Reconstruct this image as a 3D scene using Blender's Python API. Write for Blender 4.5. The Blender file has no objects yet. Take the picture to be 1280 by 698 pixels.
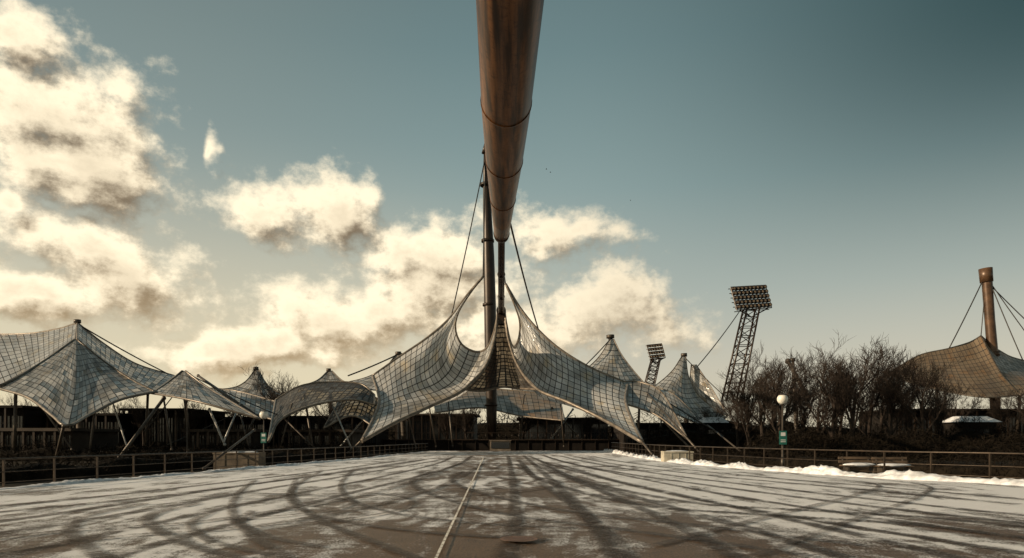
import bpy, math, random
from mathutils import Vector, Matrix, noise
random.seed(7)
F=853.0; H=1.7
def W(px,py,d):
    # surveyed bearing/elevation + true distance -> world metres
    return Vector(((px-640)/F*d, d, H+(548-py)/F*d))
def G(px,py):
    d=F*H/(py-548.0); return Vector(((px-640)/F*d,d,0))
sc=bpy.context.scene
col=sc.collection
# ---------------------------------------------------------------- node helper
class N:
    def __init__(s,nt): s.nt=nt
    def new(s,t,**k):
        n=s.nt.nodes.new(t)
        for a,b in k.items(): setattr(n,a,b)
        return n
    def link(s,a,b): s.nt.links.new(a,b)
    def put(s,v,sock):
        if isinstance(v,bpy.types.NodeSocket): s.nt.links.new(v,sock)
        elif v is not None: sock.default_value=v
    def m(s,op,a,b=None,c=None,clamp=False):
        n=s.new('ShaderNodeMath',operation=op); n.use_clamp=clamp
        s.put(a,n.inputs[0]); s.put(b,n.inputs[1]); s.put(c,n.inputs[2]); return n.outputs[0]
    def v(s,op,a,b=None,out=0):
        n=s.new('ShaderNodeVectorMath',operation=op)
        s.put(a,n.inputs[0]); s.put(b,n.inputs[1])
        return n.outputs[out]
    def ss(s,x,a,b,c=0.0,d=1.0):
        n=s.new('ShaderNodeMapRange',interpolation_type='SMOOTHSTEP')
        s.put(x,n.inputs[0]); s.put(a,n.inputs[1]); s.put(b,n.inputs[2]); s.put(c,n.inputs[3]); s.put(d,n.inputs[4]); return n.outputs[0]
    def mix(s,f,a,b,t='MIX'):
        n=s.new('ShaderNodeMix',data_type='RGBA',blend_type=t)
        s.put(f,n.inputs[0])
        s.put(a+(1,) if isinstance(a,tuple) else a,n.inputs[6]); s.put(b+(1,) if isinstance(b,tuple) else b,n.inputs[7]); return n.outputs[2]
    def noise(s,vec,scale,detail=4,rough=.55,out=0):
        n=s.new('ShaderNodeTexNoise'); s.put(vec,n.inputs['Vector']); n.inputs['Scale'].default_value=scale
        n.inputs['Detail'].default_value=detail; n.inputs['Roughness'].default_value=rough; return n.outputs[out]
    def sep(s,vec):
        n=s.new('ShaderNodeSeparateXYZ'); s.put(vec,n.inputs[0]); return n.outputs
    def comb(s,x,y,z=0.0):
        n=s.new('ShaderNodeCombineXYZ'); s.put(x,n.inputs[0]); s.put(y,n.inputs[1]); s.put(z,n.inputs[2]); return n.outputs[0]
def mat(name):
    m=bpy.data.materials.new(name); m.use_nodes=True; nt=m.node_tree
    return m,N(nt),nt.nodes['Principled BSDF'],nt.nodes['Material Output']
def simple(name,c,rough=.6,metal=0,var=.35,scale=3.0,bump=.0,spec=None):
    m,n,b,o=mat(name)
    tc=n.new('ShaderNodeTexCoord').outputs['Object']
    nz=n.noise(tc,scale,6,.6)
    f=n.ss(nz,.3,.7)
    d=tuple(x*(1-var) for x in c); e=tuple(min(1,x*(1+var)) for x in c)
    n.link(n.mix(f,d,e),b.inputs['Base Color'])
    b.inputs['Roughness'].default_value=rough; b.inputs['Metallic'].default_value=metal
    if spec is not None: b.inputs['Specular IOR Level'].default_value=spec
    if bump:
        bn=n.new('ShaderNodeBump'); bn.inputs['Strength'].default_value=bump; n.link(nz,bn.inputs['Height']); n.link(bn.outputs[0],b.inputs['Normal'])
    return m
# ---------------------------------------------------------------- mesh builder
class MB:
    def __init__(s): s.v=[];s.f=[];s.m=[];s.uv=[];s.sm=[]
    def face(s,idx,mi=0,uv=None,smooth=False):
        s.f.append(idx); s.m.append(mi); s.uv.append(uv or [(0,0)]*len(idx)); s.sm.append(smooth)
    def tube(s,pts,rad,sides=8,mi=0,cap=True):
        pts=[Vector(p) for p in pts]
        if not isinstance(rad,(list,tuple)): rad=[rad]*len(pts)
        b=len(s.v); n=len(pts); up=None
        for i,p in enumerate(pts):
            t=(pts[min(i+1,n-1)]-pts[max(i-1,0)])
            if t.length<1e-6: t=Vector((0,0,1))
            t.normalize()
            if up is None:
                up=Vector((0,0,1)) if abs(t.z)<.9 else Vector((1,0,0))
            x=t.cross(up)
            if x.length<1e-4: x=t.cross(Vector((0,1,.3)))
            x.normalize(); y=x.cross(t); up=y
            for k in range(sides):
                a=2*math.pi*k/sides
                s.v.append(p+(x*math.cos(a)+y*math.sin(a))*rad[i])
        for i in range(n-1):
            for k in range(sides):
                k2=(k+1)%sides
                s.face([b+i*sides+k,b+i*sides+k2,b+(i+1)*sides+k2,b+(i+1)*sides+k],mi,smooth=sides>4)
        if cap:
            s.face([b+k for k in range(sides)][::-1],mi); s.face([b+(n-1)*sides+k for k in range(sides)],mi)
    def box(s,c,sz,mi=0,M=None):
        b=len(s.v)
        for dx in(-.5,.5):
            for dy in(-.5,.5):
                for dz in(-.5,.5):
                    p=Vector((dx*sz[0],dy*sz[1],dz*sz[2]))
                    if M: p=M@p
                    s.v.append(Vector(c)+p)
        for q in([0,1,3,2],[4,6,7,5],[0,4,5,1],[2,3,7,6],[0,2,6,4],[1,5,7,3]): s.face([b+i for i in q],mi)
    def sphere(s,c,r,mi=0,nu=16,nv=10,sc3=(1,1,1)):
        b=len(s.v); c=Vector(c)
        for j in range(nv+1):
            t=math.pi*j/nv
            for i in range(nu):
                a=2*math.pi*i/nu
                s.v.append(c+Vector((math.sin(t)*math.cos(a)*sc3[0],math.sin(t)*math.sin(a)*sc3[1],math.cos(t)*sc3[2]))*r)
        for j in range(nv):
            for i in range(nu):
                i2=(i+1)%nu
                s.face([b+j*nu+i,b+(j+1)*nu+i,b+(j+1)*nu+i2,b+j*nu+i2],mi,smooth=True)
    def mesh(s,name,mats):
        me=bpy.data.meshes.new(name); me.from_pydata([tuple(v) for v in s.v],[],s.f)
        for m in mats: me.materials.append(m)
        me.polygons.foreach_set('material_index',s.m); me.polygons.foreach_set('use_smooth',s.sm)
        u=me.uv_layers.new(name='UVMap'); flat=[]
        for q in s.uv:
            for a in q: flat+=[a[0],a[1]]
        u.data.foreach_set('uv',flat); me.update(); return me
    def obj(s,name,mats):
        o=bpy.data.objects.new(name,s.mesh(name,mats)); col.objects.link(o); return o
def crom(P,n):
    P=[Vector(p) for p in P]
    if len(P)==2: return [P[0].lerp(P[1],i/n) for i in range(n+1)]
    Q=[P[0]*2-P[1]]+P+[P[-1]*2-P[-2]]
    dense=[]
    for i in range(1,len(Q)-2):
        a,b,c,d=Q[i-1:i+3]
        for k in range(24):
            t=k/24
            dense.append(.5*((2*b)+(c-a)*t+(2*a-5*b+4*c-d)*t*t+(-a+3*b-3*c+d)*t**3))
    dense.append(P[-1])
    L=[0]
    for i in range(1,len(dense)): L.append(L[-1]+(dense[i]-dense[i-1]).length)
    out=[];j=0
    for i in range(n+1):
        t=L[-1]*i/n
        while j<len(L)-2 and L[j+1]<t: j+=1
        f=(t-L[j])/max(1e-9,L[j+1]-L[j]); out.append(dense[j].lerp(dense[j+1],min(1,max(0,f))))
    return out
# ---------------------------------------------------------------- materials
def panel_material(name,dark,light,warm,rough=.28,holes=0,line=.06,tilt=.3,trans=.25):
    m,n,b,o=mat(name)
    uv=n.new('ShaderNodeTexCoord').outputs['UV']
    u,v,_=n.sep(uv)
    fu=n.m('FRACT',u); fv=n.m('FRACT',v)
    eu=n.m('MINIMUM',fu,n.m('SUBTRACT',1.0,fu)); ev=n.m('MINIMUM',fv,n.m('SUBTRACT',1.0,fv))
    e=n.m('MINIMUM',eu,ev)
    ln=n.m('LESS_THAN',e,line)
    cell=n.comb(n.m('FLOOR',u),n.m('FLOOR',v),0.0)
    wn=n.new('ShaderNodeTexWhiteNoise',noise_dimensions='3D'); n.link(cell,wn.inputs['Vector'])
    r=wn.outputs['Value']; rc=wn.outputs['Color']
    big=n.noise(uv,.22,3,.5)
    f=n.m('ADD',n.m('MULTIPLY',n.m('POWER',r,1.2),.6),n.m('MULTIPLY',n.ss(big,.34,.60),.55),clamp=True)
    grime=n.noise(uv,2.3,6,.65)
    c=n.mix(f,dark,light)
    c=n.mix(n.ss(n.noise(uv,.35,2,.5),.52,.70),c,warm)
    c=n.mix(n.ss(grime,.50,.75,0.0,.45),c,tuple(x*.4 for x in dark))
    c=n.mix(ln,c,(.012,.010,.008))
    n.link(c,b.inputs['Base Color'])
    n.link(n.m('ADD',rough,n.m('MULTIPLY',ln,.4)),b.inputs['Roughness'])
    geo=n.new('ShaderNodeNewGeometry')
    nn=n.v('NORMALIZE',n.v('ADD',geo.outputs['Normal'],n.v('MULTIPLY',n.v('SUBTRACT',rc,(.5,.5,.5)),(tilt,tilt,tilt))))
    bn=n.new('ShaderNodeBump'); bn.inputs['Strength'].default_value=.35; bn.inputs['Distance'].default_value=.05
    n.link(n.ss(e,0.0,.16),bn.inputs['Height']); n.link(nn,bn.inputs['Normal']); n.link(bn.outputs[0],b.inputs['Normal'])
    b.inputs['IOR'].default_value=1.9
    tr=n.new('ShaderNodeBsdfTranslucent'); n.link(n.mix(ln,c,(.01,.01,.01)),tr.inputs[0])
    ms=n.new('ShaderNodeMixShader'); ms.inputs[0].default_value=trans; n.link(b.outputs[0],ms.inputs[1]); n.link(tr.outputs[0],ms.inputs[2])
    last=ms.outputs[0]
    if holes>0:
        tp=n.new('ShaderNodeBsdfTransparent'); tp.inputs[0].default_value=(.8,.66,.5,1)
        ms2=n.new('ShaderNodeMixShader')
        h=n.m('MULTIPLY',n.m('SUBTRACT',1.0,ln),n.m('MULTIPLY',holes,n.m('ADD',.35,n.m('MULTIPLY',r,1.2))))
        n.link(h,ms2.inputs[0]); n.link(last,ms2.inputs[1]); n.link(tp.outputs[0],ms2.inputs[2]); last=ms2.outputs[0]
    n.link(last,o.inputs['Surface'])
    return m
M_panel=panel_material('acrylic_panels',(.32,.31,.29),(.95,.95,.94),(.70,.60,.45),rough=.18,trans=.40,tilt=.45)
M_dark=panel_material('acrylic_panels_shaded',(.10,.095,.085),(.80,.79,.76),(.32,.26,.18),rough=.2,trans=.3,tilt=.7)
M_brown=panel_material('acrylic_panels_brown_warm_lit',(.17,.12,.08),(.36,.27,.18),(.34,.20,.10),rough=.35,tilt=.2,line=.05)  # brown sails; on the far right pair, warm sunlight put into the colour
M_net=panel_material('open_cable_net',(.014,.010,.007),(.06,.045,.034),(.06,.032,.017),rough=.4,holes=.16,line=.13)
M_steel=simple('weathered_steel',(.08,.064,.05),.45,.3,.4,1.5)
M_edge=simple('edge_cable',(.20,.165,.13),.4,.3,.4,1.5)
M_steel_w=simple('painted_steel_brown',(.105,.058,.032),.38,.2,.45,.7,.05)
M_mast=simple('mast_dark_paint',(.030,.018,.011),.4,.2,.45,.7,.05)
M_cable=simple('steel_cable',(.05,.045,.04),.5,.5)
M_lt=simple('galvanised_steel',(.38,.37,.35),.4,.4,.3)
M_conc=simple('concrete',(.22,.18,.14),.85,0,.35,2.0,.2)
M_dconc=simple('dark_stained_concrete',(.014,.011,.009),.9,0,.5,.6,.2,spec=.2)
M_snow=simple('snow',(.70,.71,.74),.8,0,.3,2.5,.6)
M_bark=simple('bark',(.028,.018,.012),.9,0,.4,4)
M_twig=simple('hedge_twigs',(.012,.009,.006),.9,0,.6,1.2,spec=.1)
M_glass,n_,b_,o_=mat('window_glass'); b_.inputs['Base Color'].default_value=(.03,.035,.04,1); b_.inputs['Roughness'].default_value=.08
M_globe=simple('opal_globe',(.75,.72,.64),.3,0,.1)
M_sign=simple('sign_green',(.015,.14,.11),.5,0,.15)
M_white=simple('white_paint',(.75,.75,.72),.6,0,.1)
M_lens=simple('lamp_lens',(.5,.30,.17),.2,.3,.3)
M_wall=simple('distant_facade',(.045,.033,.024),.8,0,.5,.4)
M_pole,n,b,o=mat('boom_paint')
tc=n.new('ShaderNodeTexCoord').outputs['Object']
st=n.noise(n.v('MULTIPLY',tc,(3.0,.12,3.0)),1.6,6,.6); sp=n.noise(tc,5,8,.7)
c=n.mix(n.ss(st,.34,.66),(.020,.009,.004),(.17,.074,.028)); c=n.mix(n.ss(sp,.48,.7,0.,.7),c,(.018,.010,.005))
n.link(c,b.inputs['Base Color']); b.inputs['Roughness'].default_value=.38; b.inputs['Specular IOR Level'].default_value=.15
bn=n.new('ShaderNodeBump'); bn.inputs['Strength'].default_value=.15; n.link(sp,bn.inputs['Height']); n.link(bn.outputs[0],b.inputs['Normal'])
# ---------------------------------------------------------------- ground
M_land,n,b,o=mat('winter_grass')
tc=n.new('ShaderNodeTexCoord').outputs['Object']
c=n.mix(n.ss(n.noise(tc,.3,8,.7),.4,.7),(.012,.010,.007),(.045,.036,.024))
c=n.mix(n.ss(n.noise(tc,.12,8,.75),.66,.74),c,(.3,.3,.32))
n.link(c,b.inputs['Base Color']); b.inputs['Roughness'].default_value=.95; b.inputs['Specular IOR Level'].default_value=.1
mb=MB(); S=3000
mb.v=[Vector((-S,-S,-.3)),Vector((S,-S,-.3)),Vector((S,S,-.3)),Vector((-S,S,-.3))]; mb.face([0,1,2,3])
mb.obj('ground',[M_land])
M_pl,n,b,o=mat('frosted_asphalt')
tc=n.new('ShaderNodeTexCoord').outputs['Object']
x,y,z=n.sep(tc)
xx=n.m('ADD',x,n.m('MULTIPLY',y,.03))
wob=n.noise(tc,.15,3,.5)
streak=n.ss(n.noise(n.comb(n.m('ADD',n.m('MULTIPLY',xx,1.3),n.m('MULTIPLY',wob,5.0)),n.m('MULTIPLY',y,.06),0.),1.0,5,.6),.38,.62)
blot=n.ss(n.noise(tc,.26,8,.65),.38,.62)
fine=n.ss(n.noise(tc,2.6,8,.8),.38,.62)
graw=n.noise(tc,26,5,.8)
grain=n.ss(graw,.40,.60)
side=n.ss(n.m('ABSOLUTE',n.m('ADD',xx,-.3)),1.5,6.5)
near=n.ss(y,9.5,17.0)
far=n.ss(y,45.0,85.0)
s=n.m('MULTIPLY',streak,.44)
s=n.m('ADD',s,n.m('MULTIPLY',blot,.50)); s=n.m('ADD',s,n.m('MULTIPLY',fine,.34)); s=n.m('ADD',s,n.m('MULTIPLY',grain,.40))
s=n.m('ADD',s,n.m('MULTIPLY',side,.34)); s=n.m('ADD',s,n.m('MULTIPLY',near,.36)); s=n.m('SUBTRACT',s,n.m('MULTIPLY',far,.1))
fr=n.ss(s,1.04,1.42)
asp=n.mix(grain,(.009,.0055,.0035),(.205,.118,.060))
asp=n.mix(n.m('MULTIPLY',fine,.3),asp,(.22,.135,.075))
c=n.mix(n.m('MULTIPLY',fr,.95),asp,(.88,.88,.90))
n.link(c,b.inputs['Base Color']); n.link(n.m('ADD',.38,n.m('MULTIPLY',fr,.12)),b.inputs['Roughness'])
b.inputs['Specular IOR Level'].default_value=.3
bn=n.new('ShaderNodeBump'); bn.inputs['Strength'].default_value=.9; bn.inputs['Distance'].default_value=.035
n.link(n.m('ADD',graw,n.m('MULTIPLY',fr,.4)),bn.inputs['Height']); n.link(bn.outputs[0],b.inputs['Normal'])
Lp=[(-26,-25),(-21,5),(-17.3,22.7),(-15,38),(-12.6,60),(-11.5,85),(-11,92)]
Rp=[(25,-25),(21,8),(18.6,24.6),(15.9,29.5),(13,40),(11.6,54),(12,75),(12.6,92)]
mb=MB()
pts=[Vector((a,b_,0)) for a,b_ in Lp]+[Vector((a,b_,0)) for a,b_ in Rp][::-1]
k=len(pts); mb.v=pts+[p+Vector((0,0,-.4)) for p in pts]
mb.face(list(range(k))[::-1])
for i in range(k): mb.face([i,(i+1)%k,(i+1)%k+k,i+k])
mb.obj('plaza_pavement',[M_pl])
# ---- tyre tracks worn through the frost
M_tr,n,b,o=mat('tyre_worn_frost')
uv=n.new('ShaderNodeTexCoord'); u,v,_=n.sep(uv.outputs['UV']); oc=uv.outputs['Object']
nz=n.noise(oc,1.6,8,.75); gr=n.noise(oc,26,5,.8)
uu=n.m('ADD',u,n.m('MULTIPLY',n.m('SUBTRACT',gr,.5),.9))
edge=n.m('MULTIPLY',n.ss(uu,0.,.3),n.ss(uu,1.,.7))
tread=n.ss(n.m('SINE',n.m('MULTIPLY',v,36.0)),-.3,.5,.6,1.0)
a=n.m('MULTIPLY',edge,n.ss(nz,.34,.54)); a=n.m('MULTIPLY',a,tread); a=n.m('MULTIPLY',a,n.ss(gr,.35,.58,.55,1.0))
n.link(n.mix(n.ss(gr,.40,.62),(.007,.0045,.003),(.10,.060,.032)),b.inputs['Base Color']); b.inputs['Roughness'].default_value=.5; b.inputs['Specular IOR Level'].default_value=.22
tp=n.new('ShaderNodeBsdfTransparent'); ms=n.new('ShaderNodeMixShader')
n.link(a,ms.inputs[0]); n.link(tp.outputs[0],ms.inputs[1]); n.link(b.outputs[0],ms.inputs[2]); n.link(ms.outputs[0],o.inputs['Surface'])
mb=MB(); zc=[.004]
def ribbon(P,w):
    P=crom(P,70); base=len(mb.v); L=0
    for i,p in enumerate(P):
        t=(P[min(i+1,len(P)-1)]-P[max(i-1,0)]).normalized(); sd=Vector((-t.y,t.x,0))
        mb.v.append(Vector((p.x,p.y,zc[0]))+sd*w/2); mb.v.append(Vector((p.x,p.y,zc[0]))-sd*w/2)
    for i in range(len(P)-1):
        l2=L+(P[i+1]-P[i]).length
        mb.face([base+2*i,base+2*i+1,base+2*i+3,base+2*i+2],0,[(0,L),(1,L),(1,l2),(0,l2)]); L=l2
    zc[0]+=.0010
def track(P,w=.26,gap=1.55):
    P=[Vector((p[0],p[1],0)) for p in P]
    for sgn in(-1,1):
        Q=[]
        for i,p in enumerate(P):
            t=(P[min(i+1,len(P)-1)]-P[max(i-1,0)]).normalized(); Q.append(p+Vector((-t.y,t.x,0))*gap/2*sgn)
        ribbon(Q,w)
def arc(cx,cy,r,a0,a1,k=14): return [(cx+r*math.cos(math.radians(a0+(a1-a0)*i/k)),cy+r*math.sin(math.radians(a0+(a1-a0)*i/k))) for i in range(k+1)]
def gp(*L): return [tuple(G(*q)[:2]) for q in L]
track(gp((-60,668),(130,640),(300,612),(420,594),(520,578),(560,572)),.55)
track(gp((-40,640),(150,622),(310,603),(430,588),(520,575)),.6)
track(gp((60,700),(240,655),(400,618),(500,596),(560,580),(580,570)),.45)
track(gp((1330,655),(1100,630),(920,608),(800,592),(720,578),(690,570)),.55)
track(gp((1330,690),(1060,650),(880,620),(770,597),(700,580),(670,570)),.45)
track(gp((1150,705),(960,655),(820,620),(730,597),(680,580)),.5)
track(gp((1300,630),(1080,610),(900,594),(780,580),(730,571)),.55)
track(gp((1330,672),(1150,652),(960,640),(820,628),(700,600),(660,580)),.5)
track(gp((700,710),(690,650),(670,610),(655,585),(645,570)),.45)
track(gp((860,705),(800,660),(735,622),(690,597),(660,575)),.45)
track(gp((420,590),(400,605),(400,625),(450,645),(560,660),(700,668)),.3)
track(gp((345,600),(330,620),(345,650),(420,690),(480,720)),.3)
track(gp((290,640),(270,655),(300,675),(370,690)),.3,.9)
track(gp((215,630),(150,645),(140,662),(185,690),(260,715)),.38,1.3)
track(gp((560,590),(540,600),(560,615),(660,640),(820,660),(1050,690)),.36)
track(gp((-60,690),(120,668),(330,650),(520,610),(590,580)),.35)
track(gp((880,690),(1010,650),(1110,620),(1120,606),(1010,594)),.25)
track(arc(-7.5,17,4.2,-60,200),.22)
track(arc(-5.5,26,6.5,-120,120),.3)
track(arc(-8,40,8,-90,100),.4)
mb.obj('tyre_tracks',[M_tr])
# ---- white joint line
mb=MB(); a=Vector((-.78,0,.06)); c2=Vector((-2.5,60,.06)); a.z=c2.z=zc[0]+.004
sd=Vector((1,.03,0))*.018
mb.v=[a-sd,a+sd,c2+sd*2,c2-sd*2]; mb.face([0,1,2,3])
M_line,n,b,o=mat('worn_white_line')
tc=n.new('ShaderNodeTexCoord').outputs['Object']
n.link(n.mix(n.ss(n.noise(tc,5,8,.8),.36,.54),(.14,.10,.07),(.80,.77,.70)),b.inputs['Base Color']); b.inputs['Roughness'].default_value=.7
mb.obj('painted_line',[M_line])
# ---- manhole
mb=MB(); c0=Vector((.11,11.2,.03))
def disc(c,r0,r1,z,mi):
    base=len(mb.v); k=40
    for i in range(k):
        a=2*math.pi*i/k
        mb.v.append(Vector((c.x+r0*math.cos(a),c.y+r0*math.sin(a),z))); mb.v.append(Vector((c.x+r1*math.cos(a),c.y+r1*math.sin(a),z)))
    for i in range(k):
        j=(i+1)%k; mb.face([base+2*i,base+2*i+1,base+2*j+1,base+2*j],mi)
disc(c0,.0,.25,zc[0]+.004,0); disc(c0,.255,.31,zc[0]+.008,1); disc(c0,.12,.14,zc[0]+.009,1); disc(c0,.19,.205,zc[0]+.009,1)
mb.obj('manhole_cover',[simple('cast_iron',(.12,.06,.035),.5,.1,.4,20),simple('iron_ring',(.20,.10,.055),.5,.1)])
# ---------------------------------------------------------------- snow banks
def bank(P,w,h,seed,sides=14):
    P=crom([Vector((p[0],p[1],0)) for p in P],520); mb=MB()
    for i,p in enumerate(P):
        t=(P[min(i+1,len(P)-1)]-P[max(i-1,0)]).normalized(); sd=Vector((-t.y,t.x,0))
        A=.35+1.1*max(0,noise.noise(Vector((p.y*.45,p.x*.45,seed)))+.42)
        for k in range(sides+1):
            q=-1+2*k/sides
            nz=noise.noise(Vector((p.x*2.1,p.y*2.1,k*.6+seed)))+.6*noise.noise(Vector((p.x*6,p.y*6,k*1.9+seed)))
            ww=w*(.8+.35*noise.noise(Vector((p.x*.9,p.y*.9,seed+5+(q>0)*3))))
            z=h*A*max(0,1-q*q)**.7*(1+.7*nz)
            mb.v.append(p+sd*(q*ww)+Vector((0,0,z-.01 if abs(q)<1 else -.05)))
    m=sides+1
    for i in range(len(P)-1):
        for k in range(sides): mb.face([i*m+k,i*m+k+1,(i+1)*m+k+1,(i+1)*m+k],smooth=True)
    return mb.obj('snow_bank',[M_snow])
bank([(21.6,8),(18.5,24.6),(15.7,29.5),(12.7,40),(11.3,54),(11.9,75),(12.4,90)],.5,.21,3.1)
bank([(-20.7,5),(-17.0,22.7),(-14.7,38),(-12.2,60),(-11.2,85)],.34,.09,9.7)
# ---------------------------------------------------------------- railings
def railing(P,h,off):
    P=crom([Vector((p[0]+off,p[1],0)) for p in P],60); mb=MB()
    L=0; nxt=0
    mb.tube([p+Vector((0,0,h)) for p in P],.035,8)
    mb.tube([p+Vector((0,0,h*.55)) for p in P],.018,6)
    mb.tube([p+Vector((0,0,h*.18)) for p in P],.018,6)
    for i in range(len(P)-1):
        seg=(P[i+1]-P[i]).length
        while nxt<L+seg:
            p=P[i].lerp(P[i+1],(nxt-L)/seg)
            mb.box(p+Vector((0,0,h/2-.15)),(.06,.06,h+.26)); mb.box(p+Vector((0,0,.005)),(.16,.16,.05)); nxt+=2.1
        L+=seg
    return mb.obj('metal_railing',[simple('railing_paint',(.06,.042,.028),.45,.4,.4)])
railing(Lp[1:],.98,-.35); railing(Rp[1:],1.12,.75)
# ---------------------------------------------------------------- canopies
def canopy(top,bot,left,right,nu,nv,m,er=.14,name='tensile_roof_canopy'):
    RU,RV=36,36
    T=crom([W(*p) for p in top],RU); B=crom([W(*p) for p in bot],RU)
    Lf=crom([W(*p) for p in left],RV); R=crom([W(*p) for p in right],RV)
    mb=MB()
    for j in range(RV+1):
        v=j/RV
        for i in range(RU+1):
            u=i/RU
            p=(1-v)*T[i]+v*B[i]+(1-u)*Lf[j]+u*R[j]-((1-u)*(1-v)*T[0]+u*(1-v)*T[-1]+(1-u)*v*B[0]+u*v*B[-1])
            mb.v.append(p)
    w=RU+1
    for j in range(RV):
        for i in range(RU):
            q=[(i/RU*nu,j/RV*nv),((i+1)/RU*nu,j/RV*nv),((i+1)/RU*nu,(j+1)/RV*nv),(i/RU*nu,(j+1)/RV*nv)]
            mb.face([j*w+i,j*w+i+1,(j+1)*w+i+1,(j+1)*w+i],0,q,True)
    for C in(T,B,Lf,R):
        if (C[0]-C[-1]).length+ (C[len(C)//2]-C[0]).length>1.5: mb.tube(C,er,6,1)
    return mb.obj(name,[m,M_edge])
canopy([(605,345,92),(590,363,92),(573,390,93),(569,412,94),(577,431,95),(594,440,94),(608,436,90),(617,418,87),(623,392,85)],
 [(466,470,88),(474,500,80),(466,525,72),(452,552,64)],
 [(605,345,92),(585,368,92),(562,398,92),(535,422,91),(500,446,90),(466,470,88)],
 [(623,392,85),(618,425,83),(607,458,80),(580,487,76),(540,507,72),(495,528,68),(452,552,64)],16,22,M_panel,.18)
canopy([(632,355,92),(643,380,92),(650,402,93),(649,422,94),(643,434,92),(637,425,88),(630,392,85)],
 [(785,480,88),(782,500,80),(790,525,72),(803,553,62)],
 [(632,355,92),(650,385,92),(672,412,91),(700,437,90),(738,460,89),(785,480,88)],
 [(630,392,85),(637,430,83),(650,462,80),(672,487,76),(710,503,72),(755,525,68),(803,553,62)],16,22,M_panel,.18)
canopy([(622,391,84.8),(631,391,84.8)],[(580,487,76),(603,489,80),(628,484,82),(650,486,80),(672,487,76)],
 [(622,391,84.8),(618,425,83),(607,458,80),(580,487,76)],[(631,391,84.8),(637,430,83),(650,462,80),(672,487,76)],13,20,M_net,.14)
canopy([(540,492,118),(600,486,122),(660,490,120),(700,496,118)],[(545,516,104),(600,510,106),(650,520,104),(705,526,100)],
 [(540,492,118),(545,516,104)],[(700,496,118),(705,526,100)],22,7,M_brown,.12)
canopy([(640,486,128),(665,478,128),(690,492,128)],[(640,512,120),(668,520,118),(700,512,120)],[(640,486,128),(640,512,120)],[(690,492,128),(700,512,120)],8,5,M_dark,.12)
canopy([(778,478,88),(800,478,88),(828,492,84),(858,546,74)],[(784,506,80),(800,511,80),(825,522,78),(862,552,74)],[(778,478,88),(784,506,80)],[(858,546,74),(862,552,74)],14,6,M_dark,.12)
canopy([(762,424,130),(767,424,130)],[(722,466,120),(750,474,116),(780,480,116),(806,480,120)],
 [(762,424,130),(752,442,128),(738,457,124),(722,466,120)],[(767,424,130),(776,442,128),(789,460,124),(806,480,120)],12,10,M_panel,.1)
canopy([(852,446,130),(857,446,130)],[(800,493,116),(835,500,112),(868,522,108),(908,522,116)],
 [(852,446,130),(840,464,126),(822,480,122),(800,493,116)],[(857,446,130),(861,472,126),(875,497,120),(908,522,116)],14,12,M_panel,.1)
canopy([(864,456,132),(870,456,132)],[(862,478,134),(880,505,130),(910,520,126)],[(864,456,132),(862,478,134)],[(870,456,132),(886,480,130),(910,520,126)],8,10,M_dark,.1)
canopy([(806,480,120),(840,492,110),(870,520,100)],[(800,500,100),(850,520,96),(905,545,92)],[(806,480,120),(800,500,100)],[(870,520,100),(905,545,92)],14,6,M_panel,.12)
# left group
canopy([(-90,416,92),(20,418,88),(70,412,84),(97,404,80)],[(-90,505,56),(0,482,60),(50,455,66),(94,426,72)],
 [(-90,416,92),(-90,505,56)],[(97,404,80),(94,426,72)],22,12,M_panel,.12)
canopy([(93,425,72),(97,425,72)],[(-4,485,60),(35,497,56),(66,520,52),(84,533,50),(110,520,54),(150,500,59),(194,490,64)],
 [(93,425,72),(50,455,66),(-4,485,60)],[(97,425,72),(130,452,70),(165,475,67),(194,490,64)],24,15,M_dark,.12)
canopy([(97,404,80),(130,430,84),(170,455,88),(218,470,92)],[(97,425,72),(130,452,70),(165,475,67),(194,490,64)],[(97,404,80),(97,425,72)],[(218,470,92),(194,490,64)],18,8,M_panel,.12)
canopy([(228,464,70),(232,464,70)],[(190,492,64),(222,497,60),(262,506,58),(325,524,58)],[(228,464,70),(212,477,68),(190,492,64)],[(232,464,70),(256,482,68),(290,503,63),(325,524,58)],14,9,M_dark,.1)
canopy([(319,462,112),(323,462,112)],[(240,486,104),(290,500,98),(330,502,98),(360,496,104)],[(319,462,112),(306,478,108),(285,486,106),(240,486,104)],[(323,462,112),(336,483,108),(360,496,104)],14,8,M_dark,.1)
canopy([(235,484,96),(290,488,96),(345,502,90)],[(255,500,80),(300,512,76),(345,526,72)],[(235,484,96),(255,500,80)],[(345,502,90),(345,526,72)],14,7,M_panel,.1)
canopy([(345,500,78),(375,483,80),(410,478,82),(450,480,82),(468,494,80)],[(336,552,62),(352,524,66),(395,506,70),(440,500,74),(468,506,76)],
 [(345,500,78),(336,552,62)],[(468,494,80),(468,506,76)],20,8,M_net,.13)
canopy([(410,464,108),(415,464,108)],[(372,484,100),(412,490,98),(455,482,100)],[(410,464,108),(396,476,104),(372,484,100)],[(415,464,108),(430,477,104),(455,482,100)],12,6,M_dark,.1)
canopy([(496,442,112),(502,442,112)],[(425,480,106),(480,488,100),(530,470,100)],[(496,442,112),(482,459,110),(458,472,108),(425,480,106)],[(502,442,112),(512,452,110),(530,470,100)],16,9,M_panel,.1)
canopy([(425,500,82),(455,492,84),(475,500,82)],[(405,535,70),(440,520,72),(470,535,70)],[(425,500,82),(405,535,70)],[(475,500,82),(470,535,70)],10,7,M_net,.1)
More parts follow.
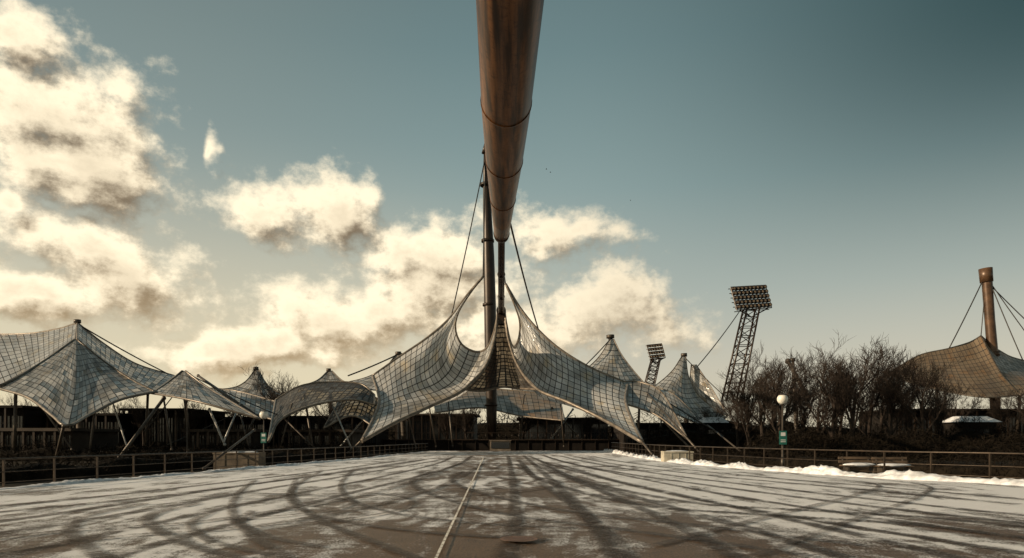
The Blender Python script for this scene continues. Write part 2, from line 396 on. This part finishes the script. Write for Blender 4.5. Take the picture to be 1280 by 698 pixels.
# far right: saddle sail dropping past the frame
canopy([(1118,462,108),(1150,444,110),(1185,436,111),(1212,428,112),(1226,420,112)],[(1112,470,104),(1150,482,98),(1195,492,94),(1235,497,92),(1275,494,94)],
 [(1118,462,108),(1112,470,104)],[(1226,420,112),(1238,444,108),(1253,470,100),(1275,494,94)],24,13,M_brown,.12)
canopy([(1226,420,112),(1248,438,116),(1285,452,122),(1400,470,130)],[(1275,494,94),(1310,488,94),(1360,500,90),(1440,530,84)],
 [(1226,420,112),(1238,444,108),(1253,470,100),(1275,494,94)],[(1400,470,130),(1440,530,84)],24,13,M_brown,.12)
# ---------------------------------------------------------------- masts, struts, cables
def strut(P,r,m=M_steel,name='canopy_support_strut',sides=10):
    mb=MB(); mb.tube([W(*p) for p in P],r,sides)
    for p,rr in((P[0],r if not isinstance(r,list) else r[0]),(P[-1],r if not isinstance(r,list) else r[-1])):
        mb.sphere(W(*p),rr*1.5,0,8,6)
    return mb.obj(name,[m])
mb=MB()
mb.tube([W(606.5,186,105),W(607.5,215,105),W(609,260,105),W(611,320,105),W(612.5,380,105),W(613.5,450,105),W(614.5,520,105),W(615,563,105)],[.22,.45,.65,.85,.92,.92,.8,.55],20)
for y in(230,300,380,455,505): mb.tube([W(608+ (y-215)/50,y,105),W(608+(y-215)/50,y+3,105)],1.0,20)
mb.box(W(615,561,105)+Vector((0,0,.2)),(4,4,1.4),1); mb.tube([W(606,192,105),W(606.5,180,105)],[.5,.15],12)
mb.obj('steel_mast',[M_mast,M_conc])
mb=MB()
mb.tube([W(1232,338,112),W(1233.5,352,112),W(1237,400,112),W(1241,447,112),W(1246,555,112)],[.75,.78,.75,.8,.7],16)
mb.tube([W(1231.5,336,112),W(1233,353,112)],[1.0,.95],16); mb.tube([W(1241,440,112),W(1241.5,446,112)],.95,16)
mb.obj('steel_mast',[M_steel_w])
for (x0,y0,x1,y1,d,r) in[(763,421,768,520,131,.7),(855,444,858,500,131,.55),(97,402,100,545,80,.35),(498,442,505,545,112,.45),(320,461,325,540,112,.4),(411,463,415,540,108,.35),(991,450,996,545,120,.4)]:
    mb=MB(); mb.tube([W(x0,y0,d),W((x0+x1)/2,(y0+y1)/2,d),W(x1,y1,d),Vector((W(x1,y1,d).x,d,-.2))],[r*.6,r,r,r*.7],12); mb.tube([W(x0-.2,y0-2,d),W(x0,y0+2,d)],r*1.1,12); mb.obj('steel_mast',[M_steel])
ST=[([(228,466,70),(238,563,70)],.16),([(255,586,38),(318,538,44)],.07),([(150,572,56),(205,498,62)],.14),([(248,470,72),(322,522,64)],[.12,.22]),
([(262,512,64),(281,556,60)],.1),([(70,572,54),(80,533,50)],.1),([(380,490,78),(392,566,74)],.12),([(352,520,72),(395,562,70)],.08),([(436,566,66),(455,548,64)],.1),
([(690,548,110),(716,512,112)],.14),([(722,545,105),(690,510,108)],.12),([(800,480,88),(797,564,86)],.16),([(803,500,84),(862,560,74)],.12),([(806,488,86),(880,572,60)],.1),
([(803,553,62),(815,568,60)],.1),([(830,500,96),(822,560,94)],.12),([(905,522,116),(915,555,112)],.12),([(475,500,80),(420,565,74)],.09),([(560,500,104),(566,558,100)],.12),
([(655,495,112),(650,555,108)],.12),([(330,500,90),(300,560,80)],.1),([(185,492,66),(182,568,66)],.12),([(20,490,60),(18,572,60)],.14),([(870,520,100),(935,572,62)],.09),([(1170,484,98),(1176,560,100)],.2),([(1275,494,94),(1270,560,97)],.2),([(1048,470,95),(1042,560,95)],.2),([(280,552,60),(300,505,66)],.08),([(510,520,72),(520,560,78)],.08),([(985,452,100),(1010,498,96)],.3),
([(120,505,62),(112,566,60)],.1),([(140,500,64),(160,562,60)],.07),([(50,505,62),(90,562,60)],.07),([(205,500,66),(215,562,62)],.09),([(300,516,68),(312,562,66)],.07),([(365,505,70),(350,562,68)],.07),([(415,505,72),(440,562,70)],.09),([(600,515,112),(580,556,108)],.1),([(535,500,90),(545,558,92)],.1),([(700,500,96),(705,558,96)],.1)]
for i,(P,r) in enumerate(ST): strut(P,r,M_lt if i in(4,9,17,27,31,36) else M_steel)
CB=[((606,200,105),(565,392,92),.09),((606.5,205,105),(604,346,92),.1),((638,280,60),(673,412,90),.09),((609,205,105),(632,356,92),.09),((1231,345,112),(1186,436,111),.09),((1234,345,112),(1278,450,108),.08),((1234,348,112),(1300,440,108),.08),
((1233,352,112),(1330,445,108),.08),((1232,350,112),(1226,420,112),.07),((924,390,150),(872,458,132),.1),((97,405,80),(215,470,92),.08),((764,423,130),(722,466,120),.1),((498,443,112),(435,470,106),.12),((232,466,70),(350,520,70),.06),((855,446,130),(905,495,125),.08),((800,480,88),(905,545,80),.07),((238,467,70),(180,540,64),.05),((372,482,80),(440,560,72),.05),((325,500,90),(200,560,70),.05)]
for a,b2,r in CB:
    mb=MB(); A,B=W(*a),W(*b2); P=[A.lerp(B,i/12)+Vector((0,0,-.012*(A-B).length*4*(i/12)*(1-i/12))) for i in range(13)]
    mb.tube(P,r,6); mb.obj('stay_cable',[M_cable])
# ---------------------------------------------------------------- overhead boom and cable bundle to canopy apex
mb=MB()
def bx(y):
    pz=12.55+.0417*y
    t=(y-18)/(42-18); x0=(637.5-640)/F*18; x1=(627-640)/F*42
    return Vector((x0+(x1-x0)*t,y,pz))
prof=[(-46,.5),(-38,.75),(-28,.86),(0,.9),(18,.9),(24.5,.885),(29.6,.80),(33,.71),(36,.62),(39,.54),(42,.46)]
mb.tube([bx(y) for y,_ in prof],[r for _,r in prof],40)
for y,r in[(8,.905),(16,.905),(24,.89),(29.6,.805),(35,.655)]:
    mb.tube([bx(y-.05),bx(y+.05)],r+.02,40)
mb.tube([bx(42),bx(42.6),bx(43.2)],[.50,.46,.3],24,1)
apex=W(626.5,390,85)
e=bx(43)
for dx,dz in((-.13,.10),(.13,.10),(-.13,-.12),(.13,-.12),(0,0)):
    o2=Vector((dx,0,dz)); mb.tube([e+o2,(e+apex)/2+o2*1.5,apex+o2*1.9],[.09,.11,.14],8,1)
for t in(.33,.66): 
    p=e.lerp(apex,t); mb.tube([p,p+(apex-e).normalized()*.3],.30+.12*t,10,1)
mb.tube([apex+Vector((0,-.6,.1)),apex+Vector((0,.6,-.1))],.6,12,1)
mb.box(apex+Vector((0,0,-.8)),(1.0,1.2,1.6),1)
for sx in(-7,7): mb.tube([bx(-40),Vector((sx,-42,0))],.45,14)
mb.tube([bx(-46),Vector((0,-60,0))],.2,10,1)
mb.obj('overhead_steel_boom',[M_pole,M_mast])
# ---------------------------------------------------------------- floodlight towers
def flood(base,top,wb,wt,head_w,head_h,rows,cols,rot,lr,br,name='floodlight_tower'):
    base=W(*base); top=W(*top); mb=MB()
    ax=(top-base); nseg=10
    def corner(t,k):
        w=wb+(wt-wb)*t; dx=(-1,1,1,-1)[k]; dy=(-1,-1,1,1)[k]
        return base+ax*t+Vector((dx*w/2,dy*w/2,0))
    for k in range(4): mb.tube([corner(0,k),corner(1,k)],lr,6)
    for i in range(nseg):
        t0,t1=i/nseg,(i+1)/nseg
        for k in range(4):
            k2=(k+1)%4
            a,b=(k,k2) if i%2 else (k2,k)
            mb.tube([corner(t0,a),corner(t1,b)],br,4); mb.tube([corner(t1,k),corner(t1,k2)],br,4)
    Mx=Matrix.Rotation(math.radians(rot),3,'Y')@Matrix.Rotation(math.radians(18),3,'Z')@Matrix.Rotation(math.radians(-12),3,'X')
    c=top+Vector((0,0,head_h*.45))
    def L(p): return c+Mx@Vector(p)
    for i in range(rows+1):
        z=(i/rows-.5)*head_h; mb.tube([L((-head_w/2,0,z)),L((head_w/2,0,z))],br*1.3,4); mb.tube([L((-head_w/2,.9,z)),L((head_w/2,.9,z))],br,4)
    for j in range(0,cols+1,3):
        x=(j/cols-.5)*head_w; mb.tube([L((x,0,-head_h/2)),L((x,0,head_h/2))],br*1.1,4)
    for i in range(rows):
        for j in range(cols):
            x=((j+.5)/cols-.5)*head_w; z=((i+.62)/rows-.5)*head_h; rr=min(head_w/cols,head_h/rows)*.43
            mb.tube([L((x,.6,z)),L((x,-.1,z-.05)),L((x,-.45,z-.12))],[rr*.7,rr,rr*1.05],8,0); mb.tube([L((x,-.46,z-.12)),L((x,-.5,z-.13))],rr*.6,8,1)
    for s_ in(-.4,.4): mb.tube([L((s_*head_w,.2,-head_h/2)),top+Vector((0,0,-head_h*.35))],br*1.6,6)
    return mb.obj(name,[M_mast,M_lens])
flood((914,502,150),(939,386,150),3.3,2.7,9.2,5.4,5,9,-7,.2,.09)
flood((807,500,300),(820,448,300),4.2,3.4,7.6,6.6,4,6,-8,.28,.14)
# ---------------------------------------------------------------- lamps
def lamp(px,d,h,gr,sign=False):
    X=(px-640)/F*d; mb=MB(); b=Vector((X,d,-.02))
    mb.tube([b,b+Vector((0,0,.5)),b+Vector((0,0,.52)),b+Vector((0,0,h-gr))],[.09,.085,.055,.045],12)
    mb.tube([b,b+Vector((0,0,.06))],.16,12); mb.tube([b+Vector((0,0,h-gr-.05)),b+Vector((0,0,h-gr+.06))],[.08,.14],12)
    mb.sphere(b+Vector((0,0,h)),gr,1,20,14); mb.sphere(b+Vector((0,0,h+gr*.62)),gr*.72,0,16,8,(1,1,.55))
    if sign:
        mb.box(b+Vector((.0,-.08,1.75)),(.42,.03,.78),2); mb.box(b+Vector((0,-.099,1.95)),(.26,.006,.2),3)
        mb.box(b+Vector((0,-.099,1.62)),(.28,.006,.04),3); mb.box(b+Vector((0,-.099,1.52)),(.28,.006,.04),3)
        for z in(1.5,2.0): mb.tube([b+Vector((0,0,z)),b+Vector((0,0,z+.04))],.07,10)
    mb.obj('street_lamp',[M_steel,M_globe,M_sign,M_white])
lamp(978,39,3.95,.3,True); lamp(330,52,3.5,.33,True); lamp(234,62,5.4,.33)
# ---------------------------------------------------------------- boxes, benches
def planter(px,d,w,dep,h,m,name):
    X=(px-640)/F*d; mb=MB(); b=Vector((X,d,0))
    for dx,dy,sx,sy in((0,-dep/2,w,.1),(0,dep/2,w,.1),(-w/2+.05,0,.1,dep-.11),(w/2-.05,0,.1,dep-.11)): mb.box(b+Vector((dx,dy,h/2-.15)),(sx,sy,h+.3))
    mb.box(b+Vector((0,0,h-.12)),(w-.2,dep-.1,.1),1)
    for i in range(1,4): mb.box(b+Vector((-w/2+w*i/4,-dep/2-.06,h/2)),(.05,.03,h*.9))
    mb.box(b+Vector((0,-dep/2-.065,h-.06)),(w+.08,.05,.09)); mb.sphere(b+Vector((0,0,h-.05)),w*.45,1,18,8,(1,dep/w,.12))
    mb.obj(name,[m,M_snow])
planter(846,50,2.1,1.0,.75,simple('pale_concrete',(.42,.38,.30),.8,0,.2,2,.2),'concrete_planter'); planter(300,41.5,2.7,1.1,.85,simple('brown_concrete',(.13,.10,.07),.85,0,.35,2.0,.2),'concrete_planter')
def bench(px,d):
    X=(px-640)/F*d; mb=MB(); b=Vector((X,d,0))
    for i in range(4): mb.box(b+Vector((0,-.21+.14*i,.44)),(1.6,.11,.05),0)
    for sx in(-.6,.6):
        mb.box(b+Vector((sx,0,.2)),(.08,.45,.42),1); mb.box(b+Vector((sx,0,-.02)),(.12,.55,.06),1)
        mb.tube([b+Vector((sx,.28,.4)),b+Vector((sx,.4,.85))],.03,6,1)
    for i in range(2): mb.box(b+Vector((0,.32+.05*i,.62+.16*i)),(1.6,.04,.11),0)
    mb.sphere(b+Vector((0,-.02,.47)),.8,2,20,8,(.98,.36,.13))
    mb.obj('park_bench',[simple('bench_wood',(.12,.08,.05)),M_steel,M_snow])
bench(1074,31.5); bench(1117,31)
# ---------------------------------------------------------------- buildings under roofs
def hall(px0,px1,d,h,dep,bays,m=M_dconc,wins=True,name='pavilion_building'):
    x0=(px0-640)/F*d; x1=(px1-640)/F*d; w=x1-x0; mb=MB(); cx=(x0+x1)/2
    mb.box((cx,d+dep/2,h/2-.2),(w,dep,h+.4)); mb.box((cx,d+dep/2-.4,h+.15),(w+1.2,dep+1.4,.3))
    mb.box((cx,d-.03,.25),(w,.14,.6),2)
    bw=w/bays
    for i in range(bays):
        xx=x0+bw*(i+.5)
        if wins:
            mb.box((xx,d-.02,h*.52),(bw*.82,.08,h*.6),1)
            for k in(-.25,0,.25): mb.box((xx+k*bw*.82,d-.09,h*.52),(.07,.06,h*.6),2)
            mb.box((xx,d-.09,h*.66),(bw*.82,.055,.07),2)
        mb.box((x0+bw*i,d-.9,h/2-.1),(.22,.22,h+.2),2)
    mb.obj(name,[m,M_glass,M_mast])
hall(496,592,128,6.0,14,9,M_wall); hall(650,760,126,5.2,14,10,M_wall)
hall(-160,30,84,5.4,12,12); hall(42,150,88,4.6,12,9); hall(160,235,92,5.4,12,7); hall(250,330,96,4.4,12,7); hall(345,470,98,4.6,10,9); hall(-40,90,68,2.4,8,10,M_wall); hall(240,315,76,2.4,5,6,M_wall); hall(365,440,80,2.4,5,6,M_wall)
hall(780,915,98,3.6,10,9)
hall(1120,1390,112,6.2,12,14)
mb=MB(); mb.box((0,103,.5),(52,1.0,1.8),0); mb.box((0,102.9,1.48),(52.4,1.4,.16),1)
for i in range(26): mb.box((-26+2*i+.5,102.44,.5),(.1,.12,1.7),1)
for i in range(53): mb.tube([Vector((-26+i,103,1.5)),Vector((-26+i,103,2.5))],.03,6,1)
mb.tube([Vector((-26,103,2.5)),Vector((26,103,2.5))],.05,6,1)
mb.obj('retaining_wall',[M_dconc,M_mast])
mb=MB(); mb.box((-1.7,99,.6),(3.0,1.5,1.4),0); mb.box((-1.7,98.2,.7),(2.6,.06,.9),1); mb.box((-1.7,99,1.36),(3.2,1.7,.1),0); mb.obj('ticket_booth',[M_conc,M_glass])
for px,d,s_ in((1212,86,5.4),(890,90,3.4)):
    X=(px-640)/F*d; mb=MB(); z=3.7
    mb.box((X,d,z/2),(s_*.85,3,z),1); mb.box((X,d-1.55,z*.55),(s_*.6,.08,z*.4),2)
    for k in(-1,0,1): mb.box((X+k*s_*.28,d-1.62,z*.55),(.08,.05,z*.4),1)
    b0=len(mb.v); mb.v+=[Vector((X-s_/2,d-2,z)),Vector((X+s_/2,d-2,z)),Vector((X+s_/2,d+2,z)),Vector((X-s_/2,d+2,z)),Vector((X-s_*.3,d-.8,z+.75)),Vector((X+s_*.3,d-.8,z+.75)),Vector((X+s_*.3,d+.8,z+.75)),Vector((X-s_*.3,d+.8,z+.75))]
    for q in([0,1,5,4],[1,2,6,5],[2,3,7,6],[3,0,4,7],[4,5,6,7],[3,2,1,0]): mb.face([b0+i for i in q],0)
    mb.obj('snow_covered_kiosk',[M_snow,M_dconc,M_glass])
# ---------------------------------------------------------------- trees
def tree_mesh(seed,levels=5):
    rnd=random.Random(seed); mb=MB()
    def br(p,d,L,r,lv):
        k=4 if lv<3 else 3; P=[p];R=[r]; dd=d.copy()
        for i in range(k):
            dd=(dd+Vector((rnd.uniform(-1,1),rnd.uniform(-1,1),rnd.uniform(-.6,1)))*(.10+.05*lv)).normalized()
            P.append(P[-1]+dd*L/k); R.append(r*(1-.55*(i+1)/k))
        mb.tube(P,R,7 if lv==0 else (5 if lv==1 else 3),0,False)
        if lv>=levels: return
        nc=(6,5,4,4,4)[lv]
        for i in range(nc):
            t=(.30 if lv==0 else .2)+(.70 if lv==0 else .8)*(i+rnd.random()*.7)/nc; t=min(t,1)
            j=min(int(t*k),k-1); q=P[j].lerp(P[j+1],t*k-j)
            a=rnd.uniform(0,6.283); sp=rnd.uniform(.38,.85)
            ref=Vector((0,0,1)) if abs(dd.z)<.85 else Vector((1,0,0))
            x=dd.cross(ref).normalized(); y=dd.cross(x)
            nd=(dd*math.cos(sp)+(x*math.cos(a)+y*math.sin(a))*math.sin(sp)+Vector((0,0,.25))).normalized()
            br(q,nd,L*rnd.uniform(.54,.76)*(1 if lv else .88),max(.015,r*.55*(1-.4*t)),lv+1)
    br(Vector((0,0,0)),Vector((0,0,1)),5.2,.24,0)
    return mb.mesh('bare_tree',[M_bark])
TM=[tree_mesh(s_) for s_ in(11,23,37,51)]
HH=[sorted(v.co.z for v in t.vertices)[int(len(t.vertices)*.985)] for t in TM]
def tree(px,d,topy,i):
    i4=i%4
    o=bpy.data.objects.new('bare_tree',TM[i4]); col.objects.link(o)
    want=H+(548-topy)/F*d+.3
    s_=want/HH[i4]; o.location=((px-640)/F*d,d,-.3); o.scale=(s_*1.05,s_*1.05,s_); o.rotation_euler=(0,0,i*1.9)
for i,(px,d,ty) in enumerate([(922,84,480),(938,76,464),(955,80,450),(975,70,448),(1005,82,454),(1022,88,458),(1040,74,440),(1064,72,434),(1086,78,438),(1108,74,447),(1132,80,460),(1152,72,450),(1172,82,464),(1195,88,480),(1255,90,492),(1290,86,488),(350,96,464),(362,92,474),(300,100,492),(140,90,500),(180,84,498),(560,118,502),(584,122,498),(655,120,505),(735,125,512),(20,92,498),(60,95,500),(890,90,505),(1050,92,450),(1098,92,456),(965,95,460),(415,90,498),(240,90,495)]): tree(px,d,ty,i)
def thicket(P,wid,h,cnt,seed,size=.22,name='hedge',z0=-.3):
    rnd=random.Random(seed); mb=MB(); P=crom([Vector((p[0],p[1],0)) for p in P],100)
    m=6
    for i,p in enumerate(P):
        t=(P[min(i+1,100)]-P[max(i-1,0)]).normalized(); sd=Vector((-t.y,t.x,0))
        hh=h*(.62+.3*noise.noise(Vector((p.x*.35,p.y*.35,seed))))
        for k in range(m+1):
            a=math.pi*k/m; mb.v.append(p+sd*math.cos(a)*wid*.36+Vector((0,0,z0+hh*math.sin(a)**.6 if 0<k<m else z0)))
    for i in range(100):
        for k in range(m): mb.face([i*(m+1)+k,i*(m+1)+k+1,(i+1)*(m+1)+k+1,(i+1)*(m+1)+k])
    for _ in range(cnt):
        f=rnd.random()*99.9; i=int(f); p=P[i].lerp(P[i+1],f-i); t=(P[i+1]-P[i]).normalized(); sd=Vector((-t.y,t.x,0))
        hh=h*(.95+.5*noise.noise(Vector((p.x*.35,p.y*.35,seed)))+.25*noise.noise(Vector((p.x*1.3,p.y*1.3,seed))))
        a=rnd.uniform(0,math.pi); q=rnd.uniform(.65,1.05)
        c=p+sd*math.cos(a)*wid*.5*q+Vector((0,0,z0+hh*math.sin(a)**.6*q))
        b0=len(mb.v); d1=Vector((rnd.gauss(0,1),rnd.gauss(0,1),rnd.gauss(.5,1))).normalized()*size*rnd.uniform(.5,1.6); d2=Vector((rnd.gauss(0,1),rnd.gauss(0,1),rnd.gauss(0,1))).normalized()*size*.2
        mb.v+=[c-d1,c+d2,c+d1]; mb.face([b0,b0+1,b0+2])
    mb.obj(name,[M_twig])
thicket([(-26,22),(-22,38),(-19.5,52),(-17,72)],2.4,1.2,9000,1,.2)
thicket([(30,30),(22,38),(17.5,50),(16,66),(17,82)],3.0,1.15,9000,2,.2)
thicket([(22,62),(36,66),(52,62),(70,60)],6,2.4,15000,3,.35,'shrub_thicket')
thicket([(18,92),(40,84),(70,80),(95,78)],6,4.0,15000,4,.4,'shrub_thicket')
thicket([(-75,60),(-45,60),(-30,64),(-18,74)],4,1.5,7000,6,.35,'shrub_thicket')
thicket([(-420,330),(-200,300),(-60,240),(60,240),(220,300),(420,330)],20,11,16000,5,1.6,'distant_trees')
# ---------------------------------------------------------------- birds (tiny, far away)
for px,py,d,rz in((683,212,190,.4),(688,216,200,1.2),(788,251,240,.2)):
    mb=MB(); c=W(px,py,d); mb.tube([c+Vector((-.2,0,0)),c,c+Vector((.22,0,.03))],[.02,.07,.02],6)
    for s_ in(-1,1):
        b0=len(mb.v); mb.v+=[c+Vector((-.08,0,.03)),c+Vector((.1,0,.03)),c+Vector((.04,.32*s_,.16)),c+Vector((-.12,.55*s_,.08))]; mb.face([b0,b0+1,b0+2,b0+3])
    mb.obj('flying_bird',[M_mast])
# ---------------------------------------------------------------- world
SUN_AZ,SUN_EL=math.radians(-104),math.radians(20)
w=bpy.data.worlds.new('World'); sc.world=w; w.use_nodes=True; nt=w.node_tree; n=N(nt)
bg=nt.nodes['Background']
g=bpy.data.node_groups.new('cloud_density','ShaderNodeTree')
g.interface.new_socket('P',in_out='INPUT',socket_type='NodeSocketVector'); g.interface.new_socket('D',in_out='OUTPUT',socket_type='NodeSocketFloat')
gn=N(g); gi=gn.new('NodeGroupInput'); go=gn.new('NodeGroupOutput'); P=gi.outputs[0]
warp=gn.v('MULTIPLY',gn.v('SUBTRACT',gn.noise(P,7,3,.6,1),(.5,.5,.5)),(.13,.09,0.))
PW=gn.v('ADD',P,warp)
CL=[(30,35,66,40),(60,135,160,58),(70,205,140,45),(262,178,12,16),(90,312,150,36),(175,355,100,60),(60,365,110,30),
(335,256,62,38),(405,268,62,50),(10,262,40,30),
(700,288,62,30),(540,322,95,42),(560,365,110,36),(745,395,100,58),(470,400,130,40),(330,438,160,22),(640,420,160,40)]
acc=None
for (cx,cy,rx,ry) in CL:
    az=math.atan((cx-640)/F); el=math.atan((548-cy)/F*math.cos(az)); wx=rx/F*math.cos(az)**2*1.15; wy=ry/F*math.cos(az)*1.15
    d=gn.v('LENGTH',gn.v('MULTIPLY',gn.v('SUBTRACT',PW,(az,el,0.)),(1/wx,1/wy,0.)),None,1)
    e=gn.m('SUBTRACT',1.0,d)
    acc=e if acc is None else gn.m('SMOOTH_MAX',acc,e,.3)
acc=gn.m('MAXIMUM',acc,-1.0)
fb=gn.noise(gn.v('MULTIPLY',P,(1.,1.35,1.)),8,8,.56)
fb2=gn.noise(gn.v('MULTIPLY',P,(1.,1.2,1.)),26,6,.66)
D=gn.m('ADD',gn.m('MULTIPLY',acc,.80),gn.m('MULTIPLY',gn.m('SUBTRACT',fb,.5),2.2))
D=gn.m('ADD',D,gn.m('MULTIPLY',gn.m('SUBTRACT',fb2,.5),1.0))
gn.link(D,go.inputs[0])
tc=n.new('ShaderNodeTexCoord'); dv=n.v('NORMALIZE',tc.outputs['Generated']); X,Y,Z=n.sep(dv)
az=n.m('ARCTAN2',X,Y); el=n.m('ARCSINE',Z); P=n.comb(az,el,0.)
def dens(p):
    q=n.new('ShaderNodeGroup'); q.node_tree=g; n.link(p,q.inputs[0]); return q.outputs[0]
d1=dens(P); d2=dens(n.v('ADD',P,(-.016,.022,0.)))
cover=n.ss(d1,-.16,.48)
lit=n.ss(n.m('SUBTRACT',d1,d2),-.50,.30)
core=n.ss(d1,.35,1.1)
ramp=n.new('ShaderNodeValToRGB'); n.link(n.m('DIVIDE',el,1.5708,clamp=True),ramp.inputs[0])
cr=ramp.color_ramp; cr.elements[0].position=0; cr.elements[0].color=(.68,.60,.43,1); cr.elements[1].position=1; cr.elements[1].color=(.045,.075,.078,1)
for p,c in((.06,(.63,.58,.46)),(.13,(.44,.485,.43)),(.22,(.275,.37,.36)),(.33,(.165,.25,.255)),(.45,(.10,.155,.162))):
    q=cr.elements.new(p); q.color=c+(1,)
sky=ramp.outputs[0]
away=n.ss(az,.05,.75); high=n.ss(el,.12,.5)
sky=n.mix(n.m('MULTIPLY',away,n.m('MULTIPLY',high,.9)),sky,(.008,.038,.036))
sky=n.mix(n.m('MULTIPLY',n.ss(az,.3,-.45),n.ss(el,.42,.0,0.,.85)),sky,(1.05,.89,.58))
sky=n.mix(n.ss(az,0.,-.5,0.,.22),sky,(.34,.32,.26))
ns=n.new('ShaderNodeTexSky',sky_type='NISHITA'); ns.sun_disc=False; ns.sun_elevation=SUN_EL; ns.sun_rotation=SUN_AZ; ns.dust_density=2.0
nis=n.v('MULTIPLY',ns.outputs[0],(.08,.082,.072))
sky=n.mix(.12,sky,nis)
hz=n.ss(el,.02,.30)
cc=n.mix(lit,n.mix(hz,(.50,.36,.20),(.22,.16,.10)),(1.28,1.10,.79))
cc=n.mix(n.m('MULTIPLY',core,.38),cc,(.35,.26,.16))
cc=n.mix(n.m('MULTIPLY',n.ss(az,-.05,.2),.35),cc,(.50,.43,.32))
out=n.mix(n.m('MULTIPLY',cover,.93),sky,cc)
n.link(out,bg.inputs['Color']); bg.inputs['Strength'].default_value=1.0
# ---------------------------------------------------------------- sun
sd=Vector((math.sin(SUN_AZ)*math.cos(SUN_EL),math.cos(SUN_AZ)*math.cos(SUN_EL),math.sin(SUN_EL)))
l=bpy.data.lights.new('sun','SUN'); l.energy=5.0; l.angle=math.radians(.6); l.color=(1,.79,.54)
lo=bpy.data.objects.new('sun',l); col.objects.link(lo); lo.rotation_euler=(-sd).to_track_quat('-Z','Y').to_euler(); lo.location=(-50,0,60)
# ---------------------------------------------------------------- camera
cd=bpy.data.cameras.new('camera'); co=bpy.data.objects.new('camera',cd); col.objects.link(co)
cd.sensor_width=36; cd.lens=24; cd.shift_y=199/1280; cd.clip_end=8000; cd.clip_start=.1
co.location=(0,0,H); co.rotation_euler=(math.radians(90),0,0); sc.camera=co
sc.view_settings.view_transform='Standard'; sc.view_settings.look='None'; sc.view_settings.exposure=0
print('faces',sum(len(o.data.polygons) for o in bpy.data.objects if o.type=='MESH'))
